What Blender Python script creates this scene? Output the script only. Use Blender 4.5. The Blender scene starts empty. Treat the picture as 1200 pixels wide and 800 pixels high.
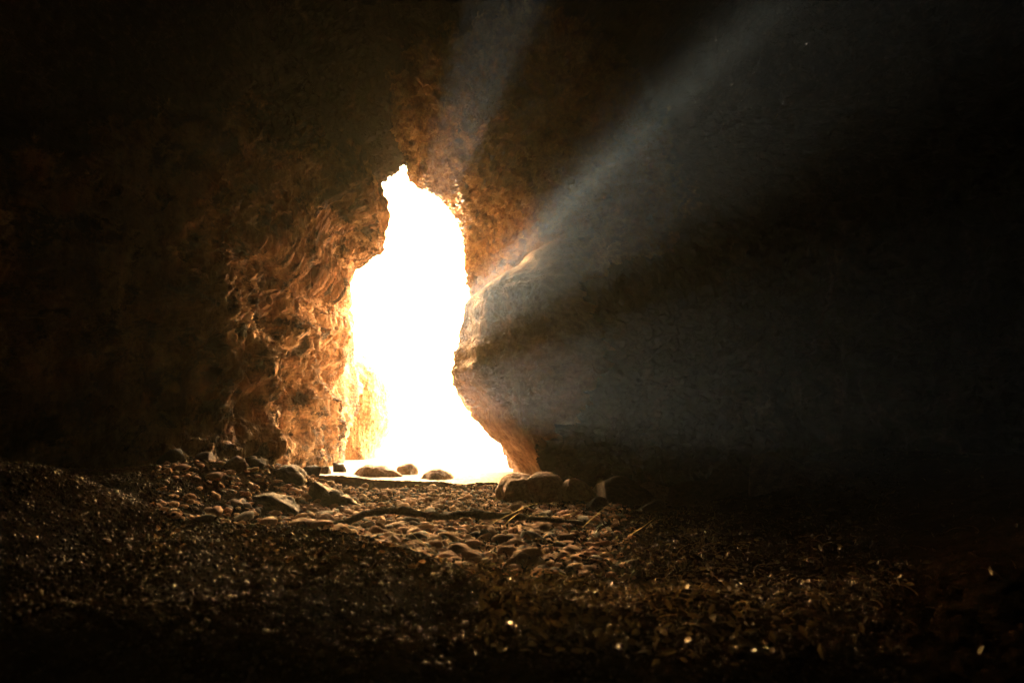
import bpy, math, random
import numpy as np
from mathutils import Vector, Matrix

C = bpy.context.scene.collection
sc = bpy.context.scene
R = math.radians
rng = np.random.default_rng(7)
random.seed(7)

# ------------------------------------------------------------------ camera, world, sun, exposure
F = 1000.0                      # focal length in pixels of the 1200 x 800 photograph
CX, HY, CAMZ = 600.0, 488.0, 0.90    # principal column, horizon row, eye height
cam = bpy.data.cameras.new('camera')
cam.sensor_width = 36.0
cam.lens = 36.0 * F / 1200.0
cam.clip_start, cam.clip_end = 0.05, 5000
cam.dof.use_dof = True
cam.dof.focus_distance = 10.0
cam.dof.aperture_fstop = 2.4
camo = bpy.data.objects.new('camera', cam)
camo.location = (0, 0, CAMZ)
PITCH = math.atan((HY - 400.0) / F)
camo.rotation_euler = (math.pi / 2 + PITCH, 0, 0)
C.objects.link(camo)
sc.camera = camo

SUN_AZ = math.atan((420.0 - CX) / F)     # the sun stands behind the left jamb of the opening
SUN_EL = R(0.9)
# added unseen slabs that cut the low sun into shafts: (from angle, to angle, length)
GOBO_SLABS = [(-125, 3.4, 0.2), (7.1, 33.6, 0.3), (43.5, 68.2, 0.4), (73.2, 200, 0.4)]
world = bpy.data.worlds.new('World')
sc.world = world
world.use_nodes = True
wn, wl = world.node_tree.nodes, world.node_tree.links
wn.clear()
sky = wn.new('ShaderNodeTexSky')
sky.sky_type = 'NISHITA'
sky.sun_disc = False
sky.sun_elevation = R(15)
sky.sun_rotation = SUN_AZ
sky.air_density = 1.6
sky.dust_density = 2.0
bg = wn.new('ShaderNodeBackground')
bg.inputs['Strength'].default_value = 0.05
wo = wn.new('ShaderNodeOutputWorld')
tint = wn.new('ShaderNodeMix'); tint.data_type = 'RGBA'; tint.blend_type = 'MULTIPLY'
tint.inputs[0].default_value = 1.0
tint.inputs[7].default_value = (1.0, 0.78, 0.59, 1)
wl.new(sky.outputs[0], tint.inputs[6])
wl.new(tint.outputs[2], bg.inputs[0])
wl.new(bg.outputs[0], wo.inputs[0])

sl = bpy.data.lights.new('sun', 'SUN')
sl.energy = 5.0
sl.angle = R(0.4)
sl.color = (1.0, 0.84, 0.68)
so = bpy.data.objects.new('sun', sl)
sdir = Vector((math.sin(SUN_AZ) * math.cos(SUN_EL), math.cos(SUN_AZ) * math.cos(SUN_EL), math.sin(SUN_EL)))
so.rotation_euler = sdir.to_track_quat('Z', 'Y').to_euler()
so.location = (0, 0, 6)
C.objects.link(so)

sc.view_settings.view_transform = 'Standard'
sc.view_settings.look = 'None'
sc.view_settings.exposure = 8.5
sc.view_settings.gamma = 1.0
sc.view_settings.use_curve_mapping = False
sc.render.engine = 'CYCLES'
cy = sc.cycles
cy.use_denoising = True
cy.max_bounces = 6
cy.diffuse_bounces = 4
cy.glossy_bounces = 2
cy.volume_bounces = 0
cy.transmission_bounces = 2
cy.sample_clamp_indirect = 0.05
cy.sample_clamp_direct = 0.25
cy.use_adaptive_sampling = False
cy.light_sampling_threshold = 0.0
cy.caustics_reflective = False
cy.caustics_refractive = False

# ------------------------------------------------------------------ noise
_perm = np.random.default_rng(3).permutation(256).astype(np.int32)
_perm = np.concatenate([_perm, _perm])
_g = np.random.default_rng(4).normal(size=(256, 3)).astype(np.float32)
_g /= np.linalg.norm(_g, axis=1)[:, None]

def perlin(P):
    P = np.asarray(P, np.float32)
    fl = np.floor(P)
    f = P - fl
    i = fl.astype(np.int32) & 255
    u = f * f * f * (f * (f * 6 - 15) + 10)
    out = 0
    for dx in (0, 1):
        wx = u[:, 0] if dx else 1 - u[:, 0]
        a = _perm[(i[:, 0] + dx) & 255]
        for dy in (0, 1):
            wy = u[:, 1] if dy else 1 - u[:, 1]
            b = _perm[(a + i[:, 1] + dy) & 255]
            for dz in (0, 1):
                wz = u[:, 2] if dz else 1 - u[:, 2]
                g = _g[_perm[(b + i[:, 2] + dz) & 255]]
                d = g[:, 0] * (f[:, 0] - dx) + g[:, 1] * (f[:, 1] - dy) + g[:, 2] * (f[:, 2] - dz)
                out = out + wx * wy * wz * d
    return out * 1.5

def fbm(P, s, octv=4, gain=0.5, off=0.0, ridge=False):
    P = np.asarray(P, np.float32) * s + off
    a, t, n = 1.0, 0, 0
    for k in range(octv):
        v = perlin(P + 17.3 * k)
        if ridge:
            v = 1 - 2 * np.abs(v) * 1.6
        t = t + a * v
        n += a
        a *= gain
        P = P * 2.03
    return t / n

def sstep(a, b, x):
    t = np.clip((x - a) / (b - a), 0, 1)
    return t * t * (3 - 2 * t)

# ------------------------------------------------------------------ mesh helpers
def at(px, py, Y):
    """photograph pixel + forward distance -> world point"""
    k = zr(py)
    return np.array([(px - CX) / F * k[0] * Y, Y, CAMZ + k[1] * Y])

def zr(py):
    """for a pixel row of the tilted camera: sideways stretch and height per metre of forward distance"""
    v = (400.0 - np.asarray(py, float)) / F
    fy = math.cos(PITCH) - v * math.sin(PITCH)
    fz = math.sin(PITCH) + v * math.cos(PITCH)
    return 1.0 / fy, fz / fy

def to_px(P):
    y, z = P[..., 1], P[..., 2] - CAMZ
    fwd = y * math.cos(PITCH) + z * math.sin(PITCH)
    up = -y * math.sin(PITCH) + z * math.cos(PITCH)
    return CX + F * P[..., 0] / fwd, 400.0 - F * up / fwd

def mesh_np(name, V, Fc, mat, parent=None, smooth=True, nper=4):
    me = bpy.data.meshes.new(name)
    V = np.asarray(V, np.float32)
    Fc = np.asarray(Fc, np.int32)
    me.vertices.add(len(V))
    me.vertices.foreach_set('co', V.ravel())
    n = len(Fc)
    k = Fc.shape[1]
    me.loops.add(n * k)
    me.loops.foreach_set('vertex_index', Fc.ravel())
    me.polygons.add(n)
    me.polygons.foreach_set('loop_start', np.arange(0, n * k, k, dtype=np.int32))
    me.polygons.foreach_set('loop_total', np.full(n, k, np.int32))
    me.polygons.foreach_set('use_smooth', np.full(n, smooth, bool))
    me.update(calc_edges=True)
    me.materials.append(mat)
    o = bpy.data.objects.new(name, me)
    C.objects.link(o)
    if parent is not None:
        o.parent = parent
    return o

def grid_faces(nu, nv, wrap=False, flip=False):
    u = np.arange(nu if wrap else nu - 1)
    v = np.arange(nv - 1)
    U, W = np.meshgrid(u, v, indexing='ij')
    U2 = (U + 1) % nu
    f = np.stack([U * nv + W, U2 * nv + W, U2 * nv + W + 1, U * nv + W + 1], -1).reshape(-1, 4)
    return f[:, ::-1] if flip else f

def grid_normals(P):
    du = np.gradient(P, axis=0)
    dv = np.gradient(P, axis=1)
    n = np.cross(du, dv)
    return n / (np.linalg.norm(n, axis=-1, keepdims=True) + 1e-9)

def tag(o, label=None, cat=None, group=None, kind=None):
    if label: o['label'] = label
    if cat: o['category'] = cat
    if group: o['group'] = group
    if kind: o['kind'] = kind
    return o

# ------------------------------------------------------------------ materials
def newmat(name):
    m = bpy.data.materials.new(name)
    m.use_nodes = True
    nt = m.node_tree
    b = nt.nodes['Principled BSDF']
    return m, nt, b

def N(nt, typ, **kw):
    n = nt.nodes.new(typ)
    for k, v in kw.items():
        if k in n.inputs:
            n.inputs[k].default_value = v
        else:
            setattr(n, k, v)
    return n

def ramp(nt, stops):
    r = nt.nodes.new('ShaderNodeValToRGB')
    e = r.color_ramp.elements
    while len(e) < len(stops):
        e.new(0.5)
    for k, (p, c) in enumerate(stops):
        e[k].position = p
        e[k].color = (*c, 1)
    return r

def rock_mat(name, cols, scale=1.0, stretch=(1, 1, 1), bump=0.6, rough=0.9, spec=0.25, moss=None, strata=0.0, far_shade=None):
    m, nt, b = newmat(name)
    L = nt.links.new
    tc = N(nt, 'ShaderNodeTexCoord')
    mp = N(nt, 'ShaderNodeMapping')
    mp.inputs['Scale'].default_value = stretch
    L(tc.outputs['Object'], mp.inputs[0])
    n1 = N(nt, 'ShaderNodeTexNoise', Scale=1.6 * scale, Detail=8.0, Roughness=0.62, Distortion=0.6)
    L(mp.outputs[0], n1.inputs['Vector'])
    cr = ramp(nt, [(0.30, cols[0]), (0.46, cols[1]), (0.58, cols[2]), (0.72, cols[3])])
    L(n1.outputs[0], cr.inputs[0])
    n2 = N(nt, 'ShaderNodeTexNoise', Scale=9.0 * scale, Detail=8.0, Roughness=0.7)
    L(mp.outputs[0], n2.inputs['Vector'])
    r2 = ramp(nt, [(0.35, (0.35, 0.33, 0.32)), (0.62, (1.15, 1.12, 1.1))])
    L(n2.outputs[0], r2.inputs[0])
    mx = N(nt, 'ShaderNodeMix', data_type='RGBA', blend_type='MULTIPLY')
    mx.inputs[0].default_value = 0.85
    L(cr.outputs[0], mx.inputs[6]); L(r2.outputs[0], mx.inputs[7])
    col = mx.outputs[2]
    # pits and cracks
    vo = N(nt, 'ShaderNodeTexVoronoi', Scale=7.0 * scale, feature='F1')
    L(mp.outputs[0], vo.inputs['Vector'])
    if moss:
        n3 = N(nt, 'ShaderNodeTexNoise', Scale=2.3 * scale, Detail=6.0, Roughness=0.7)
        L(tc.outputs['Object'], n3.inputs['Vector'])
        r3 = ramp(nt, [(0.50, (0, 0, 0)), (0.60, (1, 1, 1))])
        L(n3.outputs[0], r3.inputs[0])
        m3 = N(nt, 'ShaderNodeMix', data_type='RGBA')
        L(r3.outputs[0], m3.inputs[0]); L(col, m3.inputs[6])
        m3.inputs[7].default_value = (*moss, 1)
        col = m3.outputs[2]
    if far_shade:
        # shade painted into the colour: ragged near-black patches growing away from 'centre'
        centre, scl, r0, amp, ccol = far_shade
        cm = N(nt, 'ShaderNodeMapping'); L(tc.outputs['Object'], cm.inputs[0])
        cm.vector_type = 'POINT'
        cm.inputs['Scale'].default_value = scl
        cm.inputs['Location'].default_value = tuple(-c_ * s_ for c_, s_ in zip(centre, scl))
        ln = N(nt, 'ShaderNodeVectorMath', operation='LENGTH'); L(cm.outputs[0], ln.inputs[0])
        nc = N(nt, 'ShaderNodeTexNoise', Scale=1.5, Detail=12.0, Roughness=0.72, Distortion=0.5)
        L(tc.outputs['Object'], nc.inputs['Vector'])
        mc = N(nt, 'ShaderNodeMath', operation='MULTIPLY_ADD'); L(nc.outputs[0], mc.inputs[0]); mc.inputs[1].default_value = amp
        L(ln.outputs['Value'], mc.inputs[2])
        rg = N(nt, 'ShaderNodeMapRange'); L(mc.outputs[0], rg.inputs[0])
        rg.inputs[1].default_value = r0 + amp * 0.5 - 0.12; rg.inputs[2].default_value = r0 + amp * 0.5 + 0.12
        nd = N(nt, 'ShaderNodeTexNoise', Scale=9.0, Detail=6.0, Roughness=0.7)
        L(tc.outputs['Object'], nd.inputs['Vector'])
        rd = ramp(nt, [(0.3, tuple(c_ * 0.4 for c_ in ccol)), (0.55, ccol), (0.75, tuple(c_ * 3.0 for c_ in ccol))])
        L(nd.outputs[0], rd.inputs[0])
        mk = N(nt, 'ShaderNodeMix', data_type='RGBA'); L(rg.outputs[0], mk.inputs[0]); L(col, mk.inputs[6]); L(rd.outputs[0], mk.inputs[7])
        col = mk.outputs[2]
    L(col, b.inputs['Base Color'])
    b.inputs['Roughness'].default_value = rough
    b.inputs['Specular IOR Level'].default_value = spec
    n4 = N(nt, 'ShaderNodeTexNoise', Scale=14.0 * scale, Detail=10.0, Roughness=0.68, Distortion=0.4)
    L(mp.outputs[0], n4.inputs['Vector'])
    ad = N(nt, 'ShaderNodeMath', operation='MULTIPLY_ADD')
    L(vo.outputs['Distance'], ad.inputs[0]); ad.inputs[1].default_value = 0.35
    L(n4.outputs[0], ad.inputs[2])
    h = ad.outputs[0]
    v2 = N(nt, 'ShaderNodeTexVoronoi', Scale=3.2 * scale, feature='DISTANCE_TO_EDGE')
    dis = N(nt, 'ShaderNodeTexNoise', Scale=3.0 * scale, Detail=5.0)
    L(mp.outputs[0], dis.inputs['Vector'])
    mvd = N(nt, 'ShaderNodeMix', data_type='RGBA', blend_type='LINEAR_LIGHT'); mvd.inputs[0].default_value = 0.25
    L(mp.outputs[0], mvd.inputs[6]); L(dis.outputs['Color'], mvd.inputs[7]); L(mvd.outputs[2], v2.inputs['Vector'])
    rc = ramp(nt, [(0.0, (0, 0, 0)), (0.07, (1, 1, 1))]); L(v2.outputs['Distance'], rc.inputs[0])
    ac = N(nt, 'ShaderNodeMath', operation='MULTIPLY_ADD'); L(rc.outputs[0], ac.inputs[0]); ac.inputs[1].default_value = 0.30
    L(h, ac.inputs[2]); h = ac.outputs[0]
    if strata:
        wv = N(nt, 'ShaderNodeTexWave', Scale=3.0, Distortion=9.0, Detail=4.0)
        wv.bands_direction = 'Z'
        wv.inputs['Detail Scale'].default_value = 0.7
        L(tc.outputs['Object'], wv.inputs['Vector'])
        a2 = N(nt, 'ShaderNodeMath', operation='MULTIPLY_ADD')
        L(wv.outputs[1], a2.inputs[0]); a2.inputs[1].default_value = strata
        L(h, a2.inputs[2]); h = a2.outputs[0]
    bp = N(nt, 'ShaderNodeBump', Strength=bump, Distance=0.06)
    L(h, bp.inputs['Height']); L(bp.outputs[0], b.inputs['Normal'])
    return m

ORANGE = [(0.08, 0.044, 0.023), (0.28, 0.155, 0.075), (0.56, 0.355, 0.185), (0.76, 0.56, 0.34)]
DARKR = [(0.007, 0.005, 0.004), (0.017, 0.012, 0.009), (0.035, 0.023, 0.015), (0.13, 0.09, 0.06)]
M_wall = rock_mat('wall_rock', ORANGE, 1.0, (1, 1, 0.45), 1.0, moss=(0.05, 0.035, 0.02), far_shade=((-3.8, 15.5, 0.6), (0.6, 0.26, 0.60), 2.7, 1.8, (0.020, 0.013, 0.009)))
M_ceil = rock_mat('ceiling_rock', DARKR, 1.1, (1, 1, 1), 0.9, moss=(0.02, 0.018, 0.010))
M_over = rock_mat('pitted_rock', [(0.04, 0.020, 0.010), (0.34, 0.175, 0.070), (0.68, 0.42, 0.18), (0.80, 0.58, 0.31)], 2.2, (1, 1, 1), 1.0, far_shade=((-0.2, 14.6, 3.9), (0.9, 0.28, 0.9), 2.3, 1.3, (0.020, 0.013, 0.009)))
M_boul = rock_mat('smooth_rock', [(0.24, 0.13, 0.075), (0.40, 0.235, 0.13), (0.54, 0.34, 0.20), (0.66, 0.46, 0.30)], 0.9, (1, 1, 1.2), 1.0, moss=(0.20, 0.11, 0.06), strata=0.12, far_shade=((-0.3, 12.6, 1.4), (0.8, 0.4, 0.75), 2.35, 1.4, (0.035, 0.024, 0.016)))
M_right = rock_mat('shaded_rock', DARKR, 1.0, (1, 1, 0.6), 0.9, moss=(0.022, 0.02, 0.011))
M_stone = rock_mat('grey_stone', [(0.0495, 0.0372, 0.0290), (0.0990, 0.0743, 0.0577), (0.1402, 0.1072, 0.0825), (0.1980, 0.1568, 0.1237)], 3.0, (1, 1, 1), 0.5)
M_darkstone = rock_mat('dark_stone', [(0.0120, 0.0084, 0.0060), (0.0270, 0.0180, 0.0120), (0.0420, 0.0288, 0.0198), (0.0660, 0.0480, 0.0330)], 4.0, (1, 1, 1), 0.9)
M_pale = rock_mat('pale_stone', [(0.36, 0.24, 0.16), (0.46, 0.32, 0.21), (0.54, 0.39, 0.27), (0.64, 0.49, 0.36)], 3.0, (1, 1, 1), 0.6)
M_gold = rock_mat('golden_rock', [(0.30, 0.19, 0.10), (0.46, 0.29, 0.15), (0.58, 0.39, 0.21), (0.70, 0.52, 0.32)], 1.6, (1, 1, 0.6), 1.0)
M_tan = rock_mat('tan_stone', [(0.16, 0.09, 0.05), (0.27, 0.15, 0.08), (0.36, 0.21, 0.12), (0.46, 0.3, 0.18)], 3.0, (1, 1, 1), 0.5)
M_pebA = rock_mat('pebble_brown', [(0.1156, 0.0551, 0.0263), (0.2312, 0.1102, 0.0527), (0.3468, 0.1714, 0.0843), (0.4913, 0.2693, 0.1370)], 8.0, (1, 1, 1), 0.5, rough=0.85, spec=0.12)
M_pebB = rock_mat('pebble_pale', [(0.2816, 0.1488, 0.0800), (0.4096, 0.2182, 0.1200), (0.5120, 0.2877, 0.1600), (0.6656, 0.3968, 0.2400)], 8.0, (1, 1, 1), 0.5, rough=0.85, spec=0.12)
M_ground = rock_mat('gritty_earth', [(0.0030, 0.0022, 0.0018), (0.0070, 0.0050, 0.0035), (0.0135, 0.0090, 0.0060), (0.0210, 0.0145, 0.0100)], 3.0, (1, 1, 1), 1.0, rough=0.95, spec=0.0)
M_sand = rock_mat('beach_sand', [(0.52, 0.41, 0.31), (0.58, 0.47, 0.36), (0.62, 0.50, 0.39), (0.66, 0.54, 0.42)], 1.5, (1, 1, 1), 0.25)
M_wood = rock_mat('dead_root', [(0.02, 0.012, 0.008), (0.045, 0.027, 0.017), (0.07, 0.042, 0.026), (0.11, 0.07, 0.045)], 9.0, (1, 1, 1), 1.0)
M_grit = rock_mat('grit', [(0.0044, 0.003, 0.0024), (0.0099, 0.0065, 0.0048), (0.0176, 0.0125, 0.0096), (0.0726, 0.057, 0.0461)], 30.0, (1, 1, 1), 0.2, rough=0.7, spec=0.03)

def leaf_mat(name, c1, c2, trans=0.35, rough=0.6):
    m, nt, b = newmat(name)
    L = nt.links.new
    tc = N(nt, 'ShaderNodeTexCoord')
    n1 = N(nt, 'ShaderNodeTexNoise', Scale=11.0, Detail=4.0)
    L(tc.outputs['Object'], n1.inputs['Vector'])
    cr = ramp(nt, [(0.38, c1), (0.62, c2)])
    L(n1.outputs[0], cr.inputs[0]); L(cr.outputs[0], b.inputs['Base Color'])
    b.inputs['Roughness'].default_value = rough
    b.inputs['Specular IOR Level'].default_value = 0.04
    tr = N(nt, 'ShaderNodeBsdfTranslucent')
    L(cr.outputs[0], tr.inputs[0])
    ms = N(nt, 'ShaderNodeMixShader'); ms.inputs[0].default_value = trans
    out = nt.nodes['Material Output']
    L(b.outputs[0], ms.inputs[1]); L(tr.outputs[0], ms.inputs[2]); L(ms.outputs[0], out.inputs[0])
    return m
M_dry = leaf_mat('dry_straw', (0.30, 0.21, 0.10), (0.45, 0.33, 0.17))
M_grass = leaf_mat('dry_grass', (0.045, 0.032, 0.016), (0.11, 0.075, 0.036))
M_leaf = leaf_mat('dark_leaves', (0.014, 0.011, 0.006), (0.045, 0.032, 0.016), 0.1)
M_litter = leaf_mat('leaf_litter', (0.022, 0.013, 0.007), (0.085, 0.05, 0.024), 0.1)
M_white = leaf_mat('bleached_leaf', (0.45, 0.42, 0.37), (0.66, 0.62, 0.55), 0.2)

mw, nt, b = newmat('sea_water')
b.inputs['Base Color'].default_value = (0.06, 0.09, 0.10, 1)
b.inputs['Roughness'].default_value = 0.18
nz = N(nt, 'ShaderNodeTexNoise', Scale=1.2, Detail=6.0)
tc = N(nt, 'ShaderNodeTexCoord'); nt.links.new(tc.outputs['Object'], nz.inputs['Vector'])
bp = N(nt, 'ShaderNodeBump', Strength=0.5, Distance=0.1)
nt.links.new(nz.outputs[0], bp.inputs['Height']); nt.links.new(bp.outputs[0], b.inputs['Normal'])
M_sea = mw

# ------------------------------------------------------------------ ground
def ground_z(x, y):
    x = np.asarray(x, np.float64); y = np.asarray(y, np.float64)
    P = np.stack([x, y, np.zeros_like(x)], -1).reshape(-1, 3)
    z = 0.05 * fbm(P, 0.7, 3) + 0.035 * fbm(P, 2.3, 3, off=5)
    z = z.reshape(x.shape)
    inside = sstep(13.5, 10.5, y)
    z = z * (0.25 + 0.75 * inside)
    # gritty mound in the foreground, higher towards the left
    crest = 5.3 - 1.55 * sstep(-1.4, 0.4, x)
    m = sstep(crest + 1.0, crest - 0.5, y) * (0.30 - 0.14 * sstep(-1.2, 0.6, x))
    m = m * sstep(1.8, 2.8, y)
    z = z + m
    # hollow between the mound and the root, bank against each wall
    z = z + 0.55 * sstep(1.3, 3.6, x) * sstep(12, 9, y) + 0.35 * sstep(-1.7, -3.0, x) * sstep(12, 9, y)
    z = z + 0.08 * np.exp(-((x + 3.0) / 0.8) ** 2) * sstep(14.5, 12.5, y) * sstep(5, 8, y)
    # beach falls away to the sea
    z = z - 0.02 * np.clip(y - 14, 0, 300)
    return z

def build_ground():
    ys = np.concatenate([np.linspace(-8, 1.5, 40), np.geomspace(1.6, 13, 620), np.geomspace(13.1, 40, 60), [50, 60, 80, 120, 400, 1500, 4000]])
    us = np.concatenate([np.linspace(-1, -0.72, 10)[:-1], np.linspace(-0.72, 0.72, 760), np.linspace(0.72, 1, 10)[1:]])
    Y, U = np.meshgrid(ys, us, indexing='ij')
    X = U * np.maximum(np.abs(Y), 9.0 * (Y < 1.5) + 1.5)
    X = np.where(np.abs(U) > 0.72, np.sign(U) * (0.72 + (np.abs(U) - 0.72) * 30) * np.maximum(np.abs(Y), 1.5), X)
    X = np.where(Y < 1.5, U * 12, X)
    Z = ground_z(X, Y)
    P = np.stack([X, Y, Z], -1)
    Q = P.reshape(-1, 3)
    d = 0.022 * fbm(Q, 7, 4, 0.6, 3, True) + 0.012 * fbm(Q, 24, 3, 0.6, 9)
    P[..., 2] += d.reshape(Z.shape) * sstep(14, 10.5, Y)
    nu, nv = Y.shape
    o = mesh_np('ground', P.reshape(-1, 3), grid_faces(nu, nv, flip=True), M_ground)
    tag(o, kind='structure')
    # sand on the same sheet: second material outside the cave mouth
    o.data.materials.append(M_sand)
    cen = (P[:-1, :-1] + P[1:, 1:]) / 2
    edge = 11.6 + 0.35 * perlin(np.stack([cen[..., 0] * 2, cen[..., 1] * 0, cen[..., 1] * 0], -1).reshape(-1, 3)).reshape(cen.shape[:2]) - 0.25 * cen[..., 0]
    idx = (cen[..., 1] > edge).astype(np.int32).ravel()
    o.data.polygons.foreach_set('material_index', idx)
    return o
ground = build_ground()

bm_v = [(-3000, 58, -0.9), (3000, 58, -0.9), (3000, 4500, -0.9), (-3000, 4500, -0.9)]
sea = mesh_np('water', bm_v, [(0, 1, 2, 3)], M_sea, smooth=False)
tag(sea, kind='structure')

# ------------------------------------------------------------------ the cave shell
CPX = (510.0, 400.0)
CONT = [(471,190),(480,195),(484,204),(489,213),(497,220),(506,227),(513,234),(518,240),(524,248),(529,253),
        (534,263),(541,276),(543,292),(545,311),(548,328),(548,345),(549,360),(556,368),(568,380),(572,395),
        (572,420),(578,450),(592,480),(607,505),(624,530),(645,556),(662,590),(640,640),(590,670),(510,680),
        (430,670),(392,630),(392,580),(399,551),(408,528),(416,500),(422,475),(424,452),(421,430),(414,403),
        (410,393),(404,384),(404,369),(415,357),(415,347),(413,332),(416,324),(420,318),(427,314),(436,306),
        (446,296),(449,283),(445,276),(446,257),(446,246),(441,226),(442,215),(450,209),(458,200),(465,192)]
NTH, = (1700,)
def contour(nth):
    c = np.array(CONT, float)
    # world-plane angle about the centre (pixels, y up)
    dx, dy = c[:, 0] - CPX[0], CPX[1] - c[:, 1]
    th = np.unwrap(np.arctan2(dy, dx)[::-1])
    r = np.hypot(dx, dy)[::-1]
    o = np.argsort(th)
    th, r = th[o], r[o]
    thx = np.concatenate([th - 2 * math.pi, th, th + 2 * math.pi])
    rx = np.concatenate([r, r, r])
    t = np.linspace(-math.pi, math.pi, nth, endpoint=False)
    t = t + 2 * math.pi * 0
    return t, np.interp((t - th[0]) % (2 * math.pi) + th[0], thx, rx)

# profile keys: angle (deg, 0 = right, 90 = up) -> list of (radial offset m, forward distance y), mouth first
PROF = {
    -180: [(14, 20.8), (5, 21.0), (1.6, 21.0), (0.35, 20.6), (0, 20.0), (0.04, 17.6), (0.06, 15.2), (0.10, 13.2), (0.40, 11.2), (2.8, 9.0), (6.5, -5)],
    -150: [(14, 20.8), (5, 21.0), (1.6, 21.0), (0.35, 20.6), (0, 20.0), (0.04, 17.6), (0.06, 15.2), (0.10, 13.2), (0.45, 11.2), (2.8, 9.0), (6.0, -5)],
    -90:  [(14, 14.5), (5, 14.6), (1.6, 14.5), (0.35, 14.2), (0, 13.5), (0.2, 12.3), (0.50, 10.4), (0.9, 8.4), (1.4, 5.6), (1.4, 2.5), (1.4, -5)],
    -40:  [(14, 13.8), (5, 13.9), (1.6, 13.8), (0.35, 13.5), (0, 12.8), (0.6, 12.0), (1.7, 10.6), (3.4, 9.6), (5.0, 7.6), (6.0, 3.0), (6.0, -5)],
    0:    [(14, 14.5), (5, 14.6), (1.6, 14.5), (0.35, 14.2), (0, 13.5), (0.7, 12.2), (1.7, 10.6), (3.6, 9.3), (6.4, 7.0), (7.4, 3.0), (7.4, -5)],
    40:   [(14, 19.4), (5, 19.6), (1.6, 19.5), (0.35, 19.1), (0, 18.4), (0.45, 16.6), (1.05, 14.4), (1.75, 12.2), (3.0, 10.9), (6.4, 8.4), (7.4, -5)],
    75:   [(14, 18.8), (5, 19.0), (1.6, 19.0), (0.35, 18.6), (0, 17.9), (0.10, 16.2), (0.45, 14.2), (1.0, 12.3), (2.3, 10.9), (5.4, 8.6), (5.8, -5)],
    95:   [(14, 16.8), (5, 16.7), (1.6, 16.5), (0.35, 16.2), (0, 15.5), (0.10, 14.4), (0.4, 12.8), (0.9, 11.6), (2.2, 10.4), (5.0, 8.4), (5.8, -5)],
    112:  [(14, 16.0), (5, 15.7), (1.6, 15.6), (0.35, 15.2), (0, 14.5), (0.05, 13.6), (0.2, 12.7), (0.8, 11.8), (2.2, 10.8), (5.0, 8.4), (5.6, -5)],
    145:  [(14, 19.2), (5, 19.4), (1.6, 19.4), (0.35, 19.0), (0, 18.5), (0.03, 16.8), (0.06, 14.8), (0.12, 13.0), (0.6, 11.4), (3.2, 9.2), (6.0, -5)],
}
NT = 470
def resample(pts, tau):
    p = np.array(pts, float)
    k = np.arange(len(p), dtype=float)
    m = np.gradient(p, axis=0)
    i = np.clip(np.floor(tau).astype(int), 0, len(p) - 2)
    t = (tau - i)[:, None]
    h = (2*t**3-3*t**2+1)*p[i] + (t**3-2*t**2+t)*m[i] + (-2*t**3+3*t**2)*p[i+1] + (t**3-t**2)*m[i+1]
    return h

def shell():
    th, r = contour(NTH)
    keys = sorted(PROF)
    # denser samples where the picture sees the rock
    tk = np.array([0, 1, 2, 3, 3.6, 4, 5, 6, 7, 8, 9, 10])
    w = np.array([0.3, 0.5, 1, 1, 1.2, 4, 7, 7, 6.5, 3, 0.4])
    cw = np.concatenate([[0], np.cumsum(w)]); cw /= cw[-1]
    tau = np.interp(np.linspace(0, 1, NT), cw, tk)
    prof = np.stack([resample(PROF[k], tau) for k in keys])         # K, NT, 2
    ang = np.array(keys + [keys[0] + 360], float)
    prof = np.concatenate([prof, prof[:1]])
    deg = (np.degrees(th) + 180) % 360 - 180
    i = np.clip(np.searchsorted(ang, deg, side='right') - 1, 0, len(keys) - 1)
    t = (deg - ang[i]) / (ang[i + 1] - ang[i])
    t = (t * t * (3 - 2 * t))[:, None, None]
    pr = prof[i] * (1 - t) + prof[i + 1] * t                        # NTH, NT, 2
    # throat point of every angle, at its own distance
    i4 = np.argmin(np.abs(tau - 4))
    y0 = pr[:, i4, 1]
    px = CPX[0] + r * np.cos(th); py = CPX[1] - r * np.sin(th)
    kx, kz = zr(py)
    X0 = (px - CX) / F * kx * y0; Z0 = CAMZ + kz * y0
    ux, uz = np.cos(th)[:, None], np.sin(th)[:, None]
    # outward drift uses a smoothed direction so that the wall does not fan through itself
    X = X0[:, None] + ux * pr[..., 0]
    Z = Z0[:, None] + uz * pr[..., 0]
    Y = pr[..., 1]
    P = np.stack([X, Y, Z], -1)
    return th, tau, deg, P

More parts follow.
